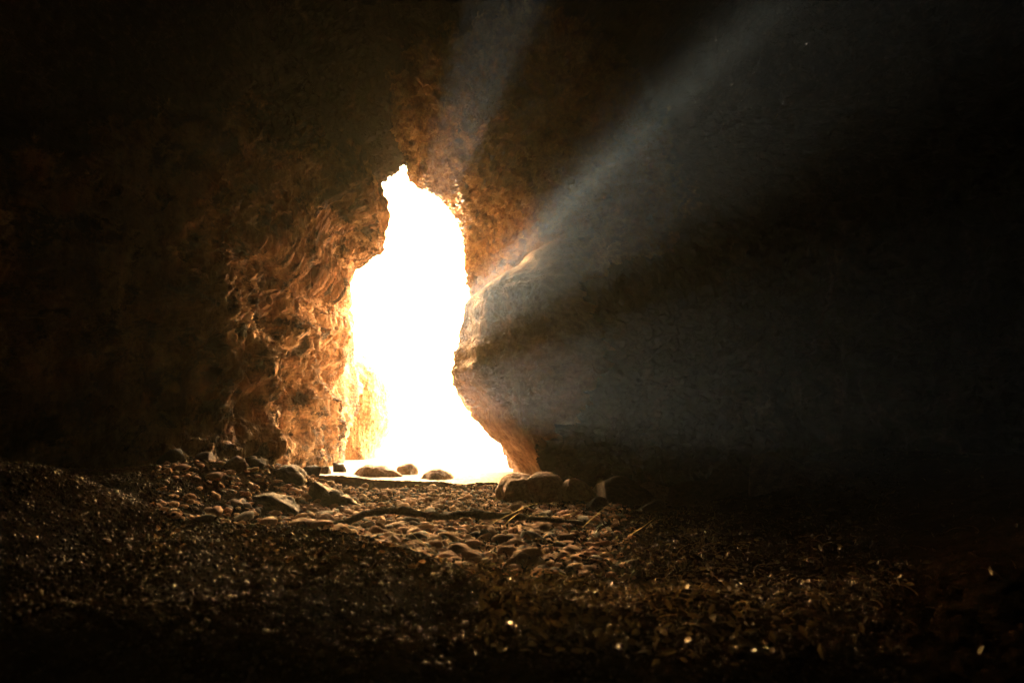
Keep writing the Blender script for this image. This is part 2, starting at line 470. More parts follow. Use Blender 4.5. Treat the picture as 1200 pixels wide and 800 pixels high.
TH, TAU, DEG, PB = shell()
def relief(P, tau):
    nrm = grid_normals(P)
    # make normals face the cave interior (towards its axis)
    axis = np.array([-0.6, 0, 2.0])
    s = np.sign(((axis - P) * np.array([1, 0, 1]) * nrm).sum(-1).mean())
    nrm = nrm * (s if s else 1)
    Q = P.reshape(-1, 3)
    px, py = to_px(P)
    vis = P[..., 1] > 0.5
    px = np.where(vis, px, -999); py = np.where(vis, py, -999)
    shp = P.shape[:2]
    edge = sstep(0.0, 1.2, np.abs(tau - 4))[None, :] * np.ones(shp)    # calm at the throat: keeps the outline
    big = fbm(Q, 0.55, 3, 0.5, 2).reshape(shp) * 0.45
    mid = fbm(Q, 1.7, 4, 0.55, 11).reshape(shp) * 0.22
    # vertical flutes low on the left, slanting streaks above, blocky pits on the right
    A = Q * np.array([0.9, 0.6, 0.20])
    fl = fbm(A + 0.12 * fbm(Q, 2.0, 2)[:, None], 2.6, 5, 0.6, 21, True).reshape(shp)
    Dg = np.stack([Q[:, 0] * 0.5 + Q[:, 1] * 0.5 - Q[:, 2] * 0.6, (Q[:, 0] + Q[:, 1]) * 0.25 + Q[:, 2] * 0.25, Q[:, 1] * 0.8], -1)
    dg = fbm(Dg, 5.5, 4, 0.55, 33, True).reshape(shp)
    pit = fbm(Q, 4.2, 4, 0.6, 41, True).reshape(shp)
    fine = fbm(Q, 14, 4, 0.6, 51, True).reshape(shp)
    left = sstep(470, 430, px)
    low = sstep(385, 425, py + 25 * perlin(Q * 1.5).reshape(shp))
    wf = left * low
    wd = left * (1 - low)
    wp = 1 - left
    crag = fbm(Q, 7.5, 4, 0.62, 61, True).reshape(shp)
    d = big * edge + mid * (0.25 + 0.75 * edge) + (0.27 * fl * wf + 0.12 * dg * wd) * (0.3 + 0.7 * edge) + 0.15 * pit * wp * (0.35 + 0.65 * edge) + 0.045 * crag + 0.028 * fine - 0.07 * (1 - edge) - 0.03
    # hollows among the flutes
    for hx, hy, rx, ry, dep in ((334, 446, 16, 32, 0.60), (316, 497, 12, 28, 0.5), (347, 500, 9, 18, 0.3), (285, 470, 16, 28, 0.35), (392, 468, 7, 24, 0.35), (370, 440, 8, 18, 0.3)):
        d = d - dep * np.exp(-(((px - hx) / rx) ** 2 + ((py - hy) / ry) ** 2) ** 1.5)
    # rounded vertical columns with clefts between them, standing under the lip
    wc = 9 * perlin(Q * np.array([0.8, 0.8, 1.6]) + 3).reshape(shp)
    colm = 0
    for cx_, wd_, am_ in ((262, 15, .22), (301, 13, .34), (352, 14, .36), (384, 10, .22)):
        colm = colm + am_ * np.exp(-(np.abs((px + wc - cx_) / wd_)) ** 2.6)
    d = d + 0.75 * (colm - 0.15) * sstep(398, 425, py + wc) * sstep(225, 250, px) * sstep(425, 415, px)
    # overhanging lip above the flutes and the buttress edge beside the mouth
    wob = 10 * perlin(Q * np.array([1.3, 1.3, 1.3]) + 7).reshape(shp)
    d = d + 0.30 * sstep(300, 330, px) * sstep(425, 395, px) * np.exp(-((py - 392 + 0.18 * (px - 360) + wob) / 17) ** 2)
    d = d + 0.30 * sstep(392, 370, px + 0.10 * (py - 240) * -1 + wob * 0.6) * sstep(400, 340, py) * sstep(200, 245, py) * sstep(250, 330, px)
    return P + nrm * d[..., None], d
PB, _ = relief(PB, TAU)
# close the back of the cave with a rounded cap
cap_n = 26
last = PB[:, -1, :]
cen = last.mean(0) + np.array([0, -2.2, 0])
caps = []
for k in range(1, cap_n + 1):
    a = k / cap_n * math.pi / 2
    q = np.empty_like(last)
    q[:, 0] = cen[0] + (last[:, 0] - cen[0]) * math.cos(a)
    q[:, 2] = cen[2] + (last[:, 2] - cen[2]) * math.cos(a)
    q[:, 1] = last[:, 1] + (cen[1] - last[:, 1]) * math.sin(a)
    caps.append(q + 0.25 * math.cos(a) * fbm(q, 0.9, 4)[:, None])
PF = np.concatenate([PB, np.stack(caps, 1)], 1)

def sector(name, a0, a1, mat, second=None, second_rule='high'):
    """one rock mass: the shell between two angles (deg)"""
    i0 = int(round((a0 + 180) / 360 * NTH)); i1 = int(round((a1 + 180) / 360 * NTH)) + 1
    idx = np.arange(i0, i1) % NTH
    P = PF[idx]
    o = mesh_np(name, P.reshape(-1, 3), grid_faces(P.shape[0], P.shape[1]), mat)
    if second:
        # painted shade: darker second material on high and deep parts in ragged patches
        o.data.materials.append(second)
        c = (P[:-1, :-1] + P[1:, 1:]) / 2
        q = c.reshape(-1, 3)
        nz_ = 1.1 * fbm(q, 0.9, 4, 0.6, 77) + 0.8 * fbm(q, 6.0, 3, 0.6, 78)
        if second_rule == 'high':
            m_ = (q[:, 2] + nz_ > 2.9) | (q[:, 1] + nz_ < 10.3)
        else:
            d_ = np.sqrt((q[:, 0] + 0.3) ** 2 + (q[:, 2] - 4.0) ** 2 + 0.3 * (q[:, 1] - 14.0) ** 2)
            m_ = d_ + 1.5 * nz_ > 2.0
        o.data.polygons.foreach_set('material_index', m_.astype(np.int32))
    return o

def ang_of(px, py):
    return math.degrees(math.atan2(CPX[1] - py, px - CPX[0]))
a_left_top = ang_of(441, 226)      # left wall meets the roof
a_roof_end = ang_of(477, 192)      # roof meets the pitted overhang
a_over_end = 12.0      # overhang ends behind the big boulder
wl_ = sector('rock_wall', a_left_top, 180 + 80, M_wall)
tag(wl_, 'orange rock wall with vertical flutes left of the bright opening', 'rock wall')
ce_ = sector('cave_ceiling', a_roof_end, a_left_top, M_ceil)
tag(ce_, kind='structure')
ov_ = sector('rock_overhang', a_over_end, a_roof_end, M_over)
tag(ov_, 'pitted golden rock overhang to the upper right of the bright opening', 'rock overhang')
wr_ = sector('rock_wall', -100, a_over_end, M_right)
tag(wr_, 'dark mossy rock wall in shadow right of the big smooth boulder', 'rock wall')

# ------------------------------------------------------------------ unseen sun blocker, added to split the light into shafts
def sun_gobo_slabs():
    RY = 100.0
    vx, vz = (420.0 - CX) / F * RY, 0.9 + RY * math.tan(SUN_EL)
    root_ = bpy.data.objects.new('sun_gobo', None)
    root_.location = (vx, RY, -0.9)
    C.objects.link(root_)
    tag(root_, 'added unseen blocker of splayed slabs that cuts the sun into shafts, behind the left wall', 'sea stack')  # not a real sea stack: added to split the sun into shafts
    for (a0, a1, L_) in GOBO_SLABS:
        aa = np.radians(np.linspace(a0, a1, 60))
        c = np.array(CONT, float) - np.array([420.0, 475.0])
        seg = np.concatenate([c, c[:1]]); tt = np.linspace(0, 1, 40)[:, None]
        bd = np.concatenate([a_ * (1 - tt) + b_ * tt for a_, b_ in zip(seg[:-1], seg[1:])])
        ba = np.arctan2(-bd[:, 1], bd[:, 0]); br = np.hypot(bd[:, 0], bd[:, 1])
        rad = np.array([br[np.abs((ba - a + math.pi) % (2 * math.pi) - math.pi) < 0.08].max() if (np.abs((ba - a + math.pi) % (2 * math.pi) - math.pi) < 0.08).any() else 40 for a in aa])
        ad = np.degrees(aa); rad = rad / F * np.where(ad < 76, 14.2, np.where(ad < 95, 17.0, 20.5)) + L_
        rad = rad * (1 + 0.05 * np.sin(aa * 9) + 0.03 * np.sin(aa * 23))
        poly = [(0.0, 0.0)] + [(r_ * math.cos(a), r_ * math.sin(a)) for a, r_ in zip(aa, rad)]
        # fill radially so that the faces can be roughened
        nr = 26
        G = np.stack([np.outer(np.linspace(0.01, 1, nr), rad * np.cos(aa)), np.outer(np.linspace(0.01, 1, nr), rad * np.sin(aa))], -1)
        front = np.concatenate([G, np.zeros((nr, 60, 1))], -1)
        F3 = np.stack([G[..., 0], np.full((nr, 60), -0.7), G[..., 1]], -1)
        B3 = np.stack([G[..., 0], np.full((nr, 60), 0.7), G[..., 1]], -1)
        n1 = 0.35 * fbm(F3.reshape(-1, 3) + a0, 0.8, 4).reshape(nr, 60)
        F3[..., 1] += n1; B3[..., 1] += n1 * 0.7
        V = np.concatenate([F3.reshape(-1, 3), B3.reshape(-1, 3)]) + np.array([0, 0, vz + 0.9])
        q = grid_faces(nr, 60)
        nb = nr * 60
        rim = [(0, j) for j in range(60)] + [(i, 59) for i in range(1, nr)] + [(nr - 1, j) for j in range(58, -1, -1)] + [(i, 0) for i in range(nr - 2, 0, -1)]
        rid = [i * 60 + j for i, j in rim]
        side = [(rid[k], rid[(k + 1) % len(rid)], nb + rid[(k + 1) % len(rid)], nb + rid[k]) for k in range(len(rid))]
        mesh_np('gobo_slab', V, np.concatenate([q, q[:, ::-1] + nb, np.array(side)]), M_tan, root_, smooth=False)
sun_gobo_slabs()

# ------------------------------------------------------------------ traced boulders
def boulder(name, outline, Y, thick, mat, amp=0.05, freq=3.0, nth=260, nla=90, flat=0.8, seed=0, tilt=(0, 0), calm=0.35, ridge=True, strata=0.0, chips=0):
    """closed rock whose silhouette seen from inside the cave follows the outline; thick = depth in metres"""
    c = np.array(outline, float)
    W = np.array([at(p[0], p[1], Y)[[0, 2]] for p in c])
    cen = W.mean(0)
    d = W - cen
    th = np.arctan2(d[:, 1], d[:, 0]); r = np.hypot(d[:, 0], d[:, 1])
    o = np.argsort(th); th, r = th[o], r[o]
    t = np.linspace(-math.pi, math.pi, nth, endpoint=False)
    rr = np.interp(t, np.concatenate([th - 2*math.pi, th, th + 2*math.pi]), np.tile(r, 3))
    k = np.array([0.25, 0.5, 0.25])
    rr = np.convolve(np.concatenate([rr[-1:], rr, rr[:1]]), k, 'valid')
    la = np.linspace(-math.pi/2, math.pi/2, nla)
    T, A = np.meshgrid(t, la, indexing='ij')
    rad = rr[:, None] * np.cos(A) ** flat
    X = rad * np.cos(T); Z = rad * np.sin(T)
    Yd = np.sin(A) * thick
    # Scale perspective so the belt carries the silhouette
    P = np.stack([cen[0] + X + tilt[0] * Yd, Y + Yd, cen[1] + Z + tilt[1] * Yd], -1)
    n = P - np.array([cen[0], Y, cen[1]])
    n = n / (np.linalg.norm(n, axis=-1, keepdims=True) + 1e-6)
    Q = P.reshape(-1, 3)
    belt = calm + (1 - calm) * sstep(0.05, 0.6, np.abs(A))
    disp = fbm(Q, freq * 0.35, 3, 0.5, seed) * 1.6 + fbm(Q, freq, 5, 0.55, seed + 9, ridge) * 0.8 + 0.25 * fbm(Q, freq * 4, 3, 0.6, seed + 4, True)
    if strata:
        S = Q[:, 2] + 0.22 * fbm(Q, 1.4, 3, 0.5, seed + 2) + 0.12 * Q[:, 0]
        disp = disp + strata * (2 * np.abs((S * 3.2) % 1 - 0.5))
    P = P + n * (amp * disp.reshape(T.shape) * belt)[..., None]
    if chips:
        r_ = np.random.default_rng(seed + 500)
        c0 = np.array([cen[0], Y, cen[1]]); half = np.array([rr.mean(), thick, rr.mean()])
        for _ in range(chips):
            a = r_.normal(size=3); a[1] = -abs(a[1]) * 0.8; a /= np.linalg.norm(a)
            h = r_.uniform(0.62, 0.88)
            e = np.maximum(((P - c0) / half) @ a - h, 0)
            P = P - (0.8 * e * belt ** 1.5)[..., None] * a * half
    return mesh_np(name, P.reshape(-1, 3), grid_faces(nth, nla, wrap=True, flip=False), mat)

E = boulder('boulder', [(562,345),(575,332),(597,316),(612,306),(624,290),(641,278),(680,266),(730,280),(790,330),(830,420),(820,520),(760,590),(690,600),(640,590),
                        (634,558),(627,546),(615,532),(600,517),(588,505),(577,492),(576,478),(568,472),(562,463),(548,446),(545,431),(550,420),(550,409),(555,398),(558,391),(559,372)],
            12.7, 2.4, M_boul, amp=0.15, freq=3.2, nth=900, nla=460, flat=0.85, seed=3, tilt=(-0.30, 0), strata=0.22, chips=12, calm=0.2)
tag(E, 'huge smooth orange boulder bulging into the right side of the opening', 'boulder')
B = boulder('boulder', [(397,553),(385,500),(385,450),(400,420),(412,414),(423,419),(437,428),(445,431),(452,447),(457,468),(457,482),(450,512),(444,524),(440,536),(436,560),(410,570)],
            21.6, 1.1, M_gold, amp=0.06, freq=3.0, nth=420, nla=200, flat=0.6, seed=21)
tag(B, 'glowing amber boulder just outside the opening, touching the left wall', 'boulder')
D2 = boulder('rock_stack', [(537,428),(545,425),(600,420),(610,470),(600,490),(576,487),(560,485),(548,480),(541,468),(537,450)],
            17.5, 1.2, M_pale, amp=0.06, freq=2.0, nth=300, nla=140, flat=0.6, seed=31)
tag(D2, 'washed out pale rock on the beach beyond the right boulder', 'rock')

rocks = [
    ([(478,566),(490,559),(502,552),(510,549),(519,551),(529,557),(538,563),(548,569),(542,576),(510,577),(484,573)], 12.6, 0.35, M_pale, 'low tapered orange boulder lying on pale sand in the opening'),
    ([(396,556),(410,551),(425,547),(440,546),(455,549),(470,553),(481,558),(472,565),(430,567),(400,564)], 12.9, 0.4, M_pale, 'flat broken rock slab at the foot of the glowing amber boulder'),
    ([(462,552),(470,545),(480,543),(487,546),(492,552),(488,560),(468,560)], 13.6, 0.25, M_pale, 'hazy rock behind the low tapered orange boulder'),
    ([(556,569),(562,564),(569,561),(574,561),(576,570),(574,576),(560,576)], 12.3, 0.14, M_pale, 'small wedge shaped rock on the sand beside the dark rounded boulders'),
    ([(557,575),(561,573),(567,573),(569,578),(566,582),(558,581)], 11.3, 0.06, M_pebA, 'small reddish stone touching the left dark rounded boulder'),
    ([(570,577),(578,568),(590,562),(606,558),(620,556),(632,562),(636,578),(628,592),(600,594),(580,590)], 9.15, 0.3, M_tan, 'dark rounded boulder nearest the sand, left end of a row of three'),
    ([(618,563),(624,556),(638,553),(650,556),(660,566),(666,580),(660,594),(630,594),(620,580)], 8.95, 0.3, M_tan, 'tall grey knobbly boulder in the middle of a row of three'),
    ([(656,566),(668,562),(680,563),(690,569),(697,580),(694,594),(664,596),(656,582)], 8.85, 0.28, M_tan, 'smaller grey boulder under the big rock, right end of a row of three'),
]
for k, (ol, Y, th_, m, lab) in enumerate(rocks):
    o = boulder('boulder' if k in (0, 5, 6, 7) else 'rock', ol, Y, th_, m, amp=0.05 if k > 4 else 0.03, freq=5.0, nth=200, nla=90, seed=50 + k * 5, calm=0.5, chips=16)
    tag(o, lab, 'boulder' if k in (0, 5, 6, 7) else 'rock')
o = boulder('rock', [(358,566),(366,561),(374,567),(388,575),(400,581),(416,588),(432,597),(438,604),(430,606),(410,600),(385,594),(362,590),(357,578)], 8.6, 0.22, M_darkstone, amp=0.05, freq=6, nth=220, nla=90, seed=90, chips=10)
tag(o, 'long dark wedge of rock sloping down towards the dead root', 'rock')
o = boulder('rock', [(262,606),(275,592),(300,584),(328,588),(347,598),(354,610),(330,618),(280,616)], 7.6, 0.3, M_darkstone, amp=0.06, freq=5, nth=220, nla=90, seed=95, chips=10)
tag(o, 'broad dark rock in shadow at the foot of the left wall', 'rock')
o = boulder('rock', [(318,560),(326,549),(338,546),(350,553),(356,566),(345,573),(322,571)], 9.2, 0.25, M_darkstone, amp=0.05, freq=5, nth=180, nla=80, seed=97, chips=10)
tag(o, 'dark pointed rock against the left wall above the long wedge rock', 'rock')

# ------------------------------------------------------------------ pebbles
def rubble():
    base = []
    for s_ in range(6):
        V, Fc = pebble_base(200 + s_, 4)
        V = chip(V, 10, 300 + s_, 0.5, 0.85)
        V = V + V * (0.05 * fbm(V, 3.0, 4, 0.6, s_, True) + 0.02 * fbm(V, 12, 3, 0.6, s_, True))[:, None]
        base.append([mesh_np('rock', V, Fc, m) for m in (M_darkstone, M_stone)])
    spots = [(232, 10.1, .16), (262, 10.3, .12), (288, 10.6, .17), (306, 10.2, .11), (330, 11.2, .14), (352, 11.6, .12), (369, 12.2, .16), (384, 12.6, .10),
             (205, 8.8, .15), (243, 9.0, .10), (300, 9.2, .10), (274, 8.4, .12), (398, 13.4, .13),
             (708, 9.0, .20), (735, 8.7, .26), (772, 8.9, .22), (810, 8.4, .28), (700, 8.3, .13), (858, 8.3, .24), (905, 7.9, .30), (760, 8.1, .14), (955, 7.2, .22)]
    names = {1: 'left', 2: 'right'}
    used_mesh = set()
    for k, (px_, y, r_) in enumerate(spots):
        x = (px_ - CX) / F * y
        src = base[k % 6][k % 2]
        o = bpy.data.objects.new('rock', src.data)
        C.objects.link(o)
        o.location = (x, y, float(ground_z(np.array([x]), np.array([y]))[0]) + r_ * 0.22)
        o.rotation_euler = (random.uniform(-.4, .4), random.uniform(-.4, .4), random.uniform(0, 6.28))
        o.scale = (r_ * random.uniform(0.9, 1.5), r_ * random.uniform(0.8, 1.2), r_ * random.uniform(0.6, 0.95))
        left = px_ < 500
        size = 'large' if r_ > .25 else ('middling' if r_ > .16 else 'small')
        order = sorted([q[0] for q in spots if (q[0] < 500) == left])
        n_ = order.index(px_) + 1
        words = ['first', 'second', 'third', 'fourth', 'fifth', 'sixth', 'seventh', 'eighth', 'ninth', 'tenth', 'eleventh', 'twelfth', 'thirteenth', 'fourteenth', 'fifteenth', 'sixteenth']
        tag(o, '%s rubble rock, %s from the left at the foot of the %s wall' % (size, words[n_ - 1], 'orange fluted' if left else 'dark right hand'), 'rock',
            'rubble at the foot of the left wall' if left else 'rubble at the foot of the right wall')
    for bb in base:
        for q in bb:
            bpy.data.objects.remove(q)
def chip(V, n, seed, lo=0.62, hi=0.9):
    r_ = np.random.default_rng(seed)
    for _ in range(n):
        a = r_.normal(size=3); a /= np.linalg.norm(a)
        h = r_.uniform(lo, hi)
        e = np.maximum(V @ a - h, 0)
        V = V - 0.88 * e[:, None] * a
    return V

def pebble_base(seed, sub=2):
    import bmesh
    bm = bmesh.new()
    bmesh.ops.create_icosphere(bm, subdivisions=sub, radius=1.0)
    V = np.array([v.co[:] for v in bm.verts])
    Fc = np.array([[v.index for v in f.verts] for f in bm.faces])
    bm.free()
    V = V * (1 + 0.35 * fbm(V, 0.8, 2, 0.5, seed)[:, None] + 0.22 * fbm(V, 1.9, 3, 0.6, seed)[:, None])
    V = chip(V, 9 if seed % 3 else 3, seed + 100)
    return V, Fc
rubble()

def rot_batch(n, tiltmax=0.5):
    """n rotation matrices: any yaw, a little tilt"""
    a = rng.uniform(0, 2 * math.pi, n); b_ = rng.normal(0, tiltmax, n); c_ = rng.normal(0, tiltmax, n)
    ca, sa, cb, sb, cc, s_ = np.cos(a), np.sin(a), np.cos(b_), np.sin(b_), np.cos(c_), np.sin(c_)
    z, o1 = np.zeros(n), np.ones(n)
    Rz = np.stack([ca, -sa, z, sa, ca, z, z, z, o1], -1).reshape(n, 3, 3)
    Rx = np.stack([o1, z, z, z, cb, -sb, z, sb, cb], -1).reshape(n, 3, 3)
    Ry = np.stack([cc, z, s_, z, o1, z, -s_, z, cc], -1).reshape(n, 3, 3)
    return Rz @ Rx @ Ry

def scatter_mesh(name, bases, pos, size, rots, mats, which_mat=None):
    Vs, Fs, mi, off = [], [], [], 0
    for k in range(len(pos)):
        V, Fc = bases[k % len(bases)]
        Vs.append((V * size[k]) @ rots[k].T + pos[k]); Fs.append(Fc + off); off += len(V)
        mi.append(np.full(len(Fc), 0 if which_mat is None else which_mat[k]))
    o = mesh_np(name, np.concatenate(Vs), np.concatenate(Fs), mats[0])
    for m in mats[1:]:
        o.data.materials.append(m)
    o.data.polygons.foreach_set('material_index', np.concatenate(mi).astype(np.int32))
    return o

def pick(n, f):
    out = []
    while len(out) < n:
        p = f()
        if p is not None:
            out.append(p)
    return np.array(out)

def peb_pos():
    y = 4.9 + 7.0 * random.random() ** 0.9
    px = random.uniform(190, 740)
    x = (px - CX) / F * y
    # cobbles thin out to the right and in front of the mound
    if px > 660 and random.random() < (px - 640) / 110: return None
    if px < 340 and random.random() < 0.8: return None
    if y > 11.3 + 0.3 * x: return None
    if y > 10.5 and px < 395: return None
    return x, y
cob = [pebble_base(s, 3) for s in range(12)]
NP = 6500
pp = pick(NP, peb_pos)
sz = np.exp(rng.normal(0, 0.42, NP)) * 0.0215 * (0.8 + 0.6 * sstep(11, 5.5, pp[:, 1]))
sz = np.clip(sz, 0.008, 0.085)
shape = np.stack([rng.uniform(0.85, 1.6, NP), rng.uniform(0.7, 1.1, NP), rng.uniform(0.38, 0.75, NP)], -1)
zz = ground_z(pp[:, 0], pp[:, 1])
POS = np.stack([pp[:, 0], pp[:, 1], zz + sz * 0.30 + 0.006], -1)
RT = rot_batch(NP, 0.30)
big_order = np.argsort(-sz / pp[:, 1])[:300]
cob_me = {}
for ci, (V, Fc) in enumerate(cob):
    for mi, m in enumerate((M_pebA, M_pebB, M_stone)):
        me_o = mesh_np('cobble', V, Fc, m)
        cob_me[(ci, mi)] = me_o.data
        bpy.data.objects.remove(me_o)
mat_pick = rng.choice([0, 0, 0, 1, 2], NP)
def cobble_label(k):
    x, y = pp[k]
    px_ = CX + F * x / y
    big_ = 'large ' if sz[k] > 0.045 else ''
    col_ = ('brown', 'pale', 'grey')[[0, 1, 2][int(mat_pick[k])]]
    sh_ = 'flat' if shape[k][2] < 0.5 else ('long' if shape[k][0] > 1.35 else 'rounded')
    if y > 8.6:
        row = 'stones nearest the bright sand'
    elif y > 6.9:
        row = 'stones just behind the dead root'
    elif y > 6.0:
        row = 'stones just before the dead root'
    else:
        row = 'stones by the earth mound'
    side = 'far left' if px_ < 300 else ('left part' if px_ < 400 else ('centre left' if px_ < 470 else ('centre right' if px_ < 540 else ('right part' if px_ < 620 else 'far right'))))
    return '%s %s cobble among the %s, %s' % (big_ + sh_, col_, row, side)
for k in big_order:
    o = bpy.data.objects.new('cobble', cob_me[(int(k) % 12, int(mat_pick[k]))])
    C.objects.link(o)
    M = Matrix([list(r) for r in RT[k]]).to_4x4()
    o.matrix_world = Matrix.Translation(Vector(POS[k])) @ M @ Matrix.Diagonal((*(shape[k] * sz[k]), 1))
    tag(o, cobble_label(k), 'cobble', 'cobbles strewn over the cave floor')
rest = np.setdiff1d(np.arange(NP), big_order)
cob2 = [pebble_base(s, 2) for s in range(12)]
o = scatter_mesh('pebbles', cob2, POS[rest], (shape * sz[:, None])[rest], RT[rest], [M_pebA, M_pebB, M_stone], mat_pick[rest])
tag(o, 'small rounded pebbles filling the gaps between larger cobbles', 'pebbles', kind='stuff')

# fine grit on the mound
def grit_pos():
    y = 2.2 + 5.0 * random.random() ** 1.3
    px = random.uniform(0, 1050)
    x = (px - CX) / F * y
    return x, y
NG = 26000
gp = pick(NG, grit_pos)
gs = np.exp(rng.normal(0, 0.45, NG)) * 0.0032 * (0.7 + gp[:, 1] * 0.16)
gz = ground_z(gp[:, 0], gp[:, 1])
ico = [pebble_base(s, 1) for s in range(8)]
o = scatter_mesh('gravel', ico, np.stack([gp[:, 0], gp[:, 1], gz + 0.012], -1), gs[:, None] * np.stack([rng.uniform(0.8, 2.2, NG), rng.uniform(0.7, 1.2, NG), rng.uniform(0.5, 0.9, NG)], -1), rot_batch(NG, 0.5), [M_grit])
tag(o, 'fine dark grit glinting on the earth mound in front', 'gravel', kind='stuff')

# ------------------------------------------------------------------ dead root, twigs, grass
def tube(path, rad, nseg=14, rough=0.0, seed=0):
    P = np.array(path, float)
    n = len(P)
    T = np.gradient(P, axis=0); T /= np.linalg.norm(T, axis=1)[:, None] + 1e-9
    up = np.array([0, 0, 1.0])
    S = np.cross(T, up); S /= np.linalg.norm(S, axis=1)[:, None] + 1e-9
    U = np.cross(S, T)
    a = np.linspace(0, 2 * math.pi, nseg, endpoint=False)
    V = P[:, None] + (np.cos(a)[None, :, None] * S[:, None] + np.sin(a)[None, :, None] * U[:, None]) * np.asarray(rad)[:, None, None]
    if rough:
        d = V - P[:, None]
        k = fbm(V.reshape(-1, 3), 14, 3, 0.6, seed).reshape(n, nseg)
        V = P[:, None] + d * (1 + rough * k)[..., None]
    f = []
    for i in range(n - 1):
        for j in range(nseg):
            f.append((i * nseg + j, i * nseg + (j + 1) % nseg, (i + 1) * nseg + (j + 1) % nseg, (i + 1) * nseg + j))
    Vf = V.reshape(-1, 3)
    Vf = np.concatenate([Vf, P[:1], P[-1:]])
    for j in range(nseg):
        f.append((n * nseg, (j + 1) % nseg, j, j)); f.append((n * nseg + 1, (n - 1) * nseg + j, (n - 1) * nseg + (j + 1) % nseg, (n - 1) * nseg + j))
    return Vf, [q for q in f if len(set(q)) == 4], [(q[0], q[1], q[2]) for q in f if len(set(q)) == 3]

def smooth_path(pts, n):
    p = np.array(pts, float)
    t = np.linspace(0, len(p) - 1.0001, n)
    return resample(p, t)

root = bpy.data.objects.new('dead_root', None)
root_pts = [at(322, 630, 6.07), at(365, 626, 6.21), at(408, 621, 6.35), at(428, 611, 6.44), at(450, 608, 6.49), at(475, 607, 6.53), at(500, 612, 6.53), at(520, 614, 6.53),
            at(545, 611, 6.58), at(570, 613, 6.58), at(600, 615, 6.53), at(635, 618, 6.49), at(672, 621, 6.39), at(700, 626, 6.26)]
root.location = root_pts[5]
C.objects.link(root)
tag(root, 'dark gnarled root lying across the cobbles in front of the opening', 'root')
rp = smooth_path(root_pts, 170)
rp[:, 2] += 0.010 * perlin(rp * 5.0) + 0.06; rp[:, 1] += 0.03 * perlin(rp * 3.0 + 4)
rr = 0.027 + 0.004 * np.sin(np.arange(170) * 0.4)
rr = rr * np.interp(np.linspace(0, 1, 170), [0, 0.06, 0.3, 0.75, 1], [0.35, 0.85, 1.0, 1.0, 0.35])
V, f4, f3 = tube(rp, rr, 14, 0.9, 5)
o = mesh_np('stem', V - np.array(root.location), f4, M_wood, root)
V_, F_, off = [], [], 0
for k in range(90):
    i = random.randrange(45, 160)
    b0 = rp[i]
    dr = np.array([random.uniform(-1, 1), random.uniform(-0.6, 0.3), random.uniform(-0.9, 1.0)]); dr /= np.linalg.norm(dr)
    ln = random.uniform(0.03, 0.065)
    a_ = np.array([0.3, 1, 0.2]); s_ = np.cross(dr, a_); s_ /= np.linalg.norm(s_); u_ = np.cross(dr, s_)
    w_ = 0.007
    V_ += [b0 + s_ * w_, b0 - s_ * w_ * 0.5 + u_ * w_, b0 - s_ * w_ * 0.5 - u_ * w_, b0 + dr * ln]
    F_ += [(off, off + 1, off + 3), (off + 1, off + 2, off + 3), (off + 2, off, off + 3)]; off += 4
o = mesh_np('bark_spur', np.array(V_) - np.array(root.location), F_, M_wood, root, smooth=False)
o['kind'] = 'stuff'

def blade_mesh(curves, width):
    """thin ribbons with a folded cross-section"""
    V, Fq, off = [], [], 0
    for pts, w in zip(curves, width):
        n = len(pts)
        T = np.gradient(pts, axis=0); T /= np.linalg.norm(T, axis=1)[:, None] + 1e-9
        S = np.cross(T, np.array([0.2, 0.9, 0.3])); S /= np.linalg.norm(S, axis=1)[:, None] + 1e-9
        tt = np.linspace(0, 1, n)
        ww = (w * (1 - 0.85 * tt ** 2))[:, None]
        A = pts + S * ww; B_ = pts - S * ww; M_ = pts + np.cross(S, T) * ww * 0.6
        V.append(np.concatenate([A, M_, B_]))
        i = np.arange(n - 1)
        Fq.append(np.stack([off + i, off + i + 1, off + n + i + 1, off + n + i], -1))
        Fq.append(np.stack([off + n + i, off + n + i + 1, off + 2 * n + i + 1, off + 2 * n + i], -1))
        off += 3 * n
    return np.concatenate(V), np.concatenate(Fq)

# the few long straws that show singly
straws = [
    ('long pale straw arching over the cobbles in front of the grey boulders', [at(575, 613, 6.35), at(590, 606, 6.39), at(608, 597, 6.44), at(622, 591, 6.49), at(638, 589, 6.53), at(655, 592, 6.53)]),
    ('short pale straw rising to the left tip of the arching straw', [at(590, 617, 6.26), at(597, 609, 6.26), at(606, 602, 6.30), at(612, 599, 6.35)]),
    ('pale forked straw beside the right end of the dead root', [at(660, 606, 6.26), at(668, 603, 6.26), at(676, 598, 6.30), at(684, 594, 6.30)]),
    ('upright pale twig leaning right behind the bleached leaves', [at(683, 617, 6.16), at(694, 607, 6.16), at(706, 597, 6.21), at(717, 588, 6.26)]),
    ('thin straw slanting over dark ground right of the bleached leaves', [at(738, 627, 5.89), at(745, 622, 5.89), at(752, 618, 5.89), at(768, 606, 5.98)]),
    ('straw crossing the cobbles below the middle of the dead root', [at(480, 622, 5.89), at(492, 633, 5.70), at(503, 642, 5.61), at(509, 650, 5.52)]),
    ('bent pale straw lying on the cobbles below the dead root', [at(428, 648, 5.43), at(440, 641, 5.52), at(455, 642, 5.52), at(478, 650, 5.43)]),
]
for lab, pts in straws:
    c = smooth_path(pts, 24)
    V, Fq = blade_mesh([c], [0.0045])
    o = mesh_np('straw', V - c[0], Fq, M_dry); o.location = c[0]
    tag(o, lab, 'straw')

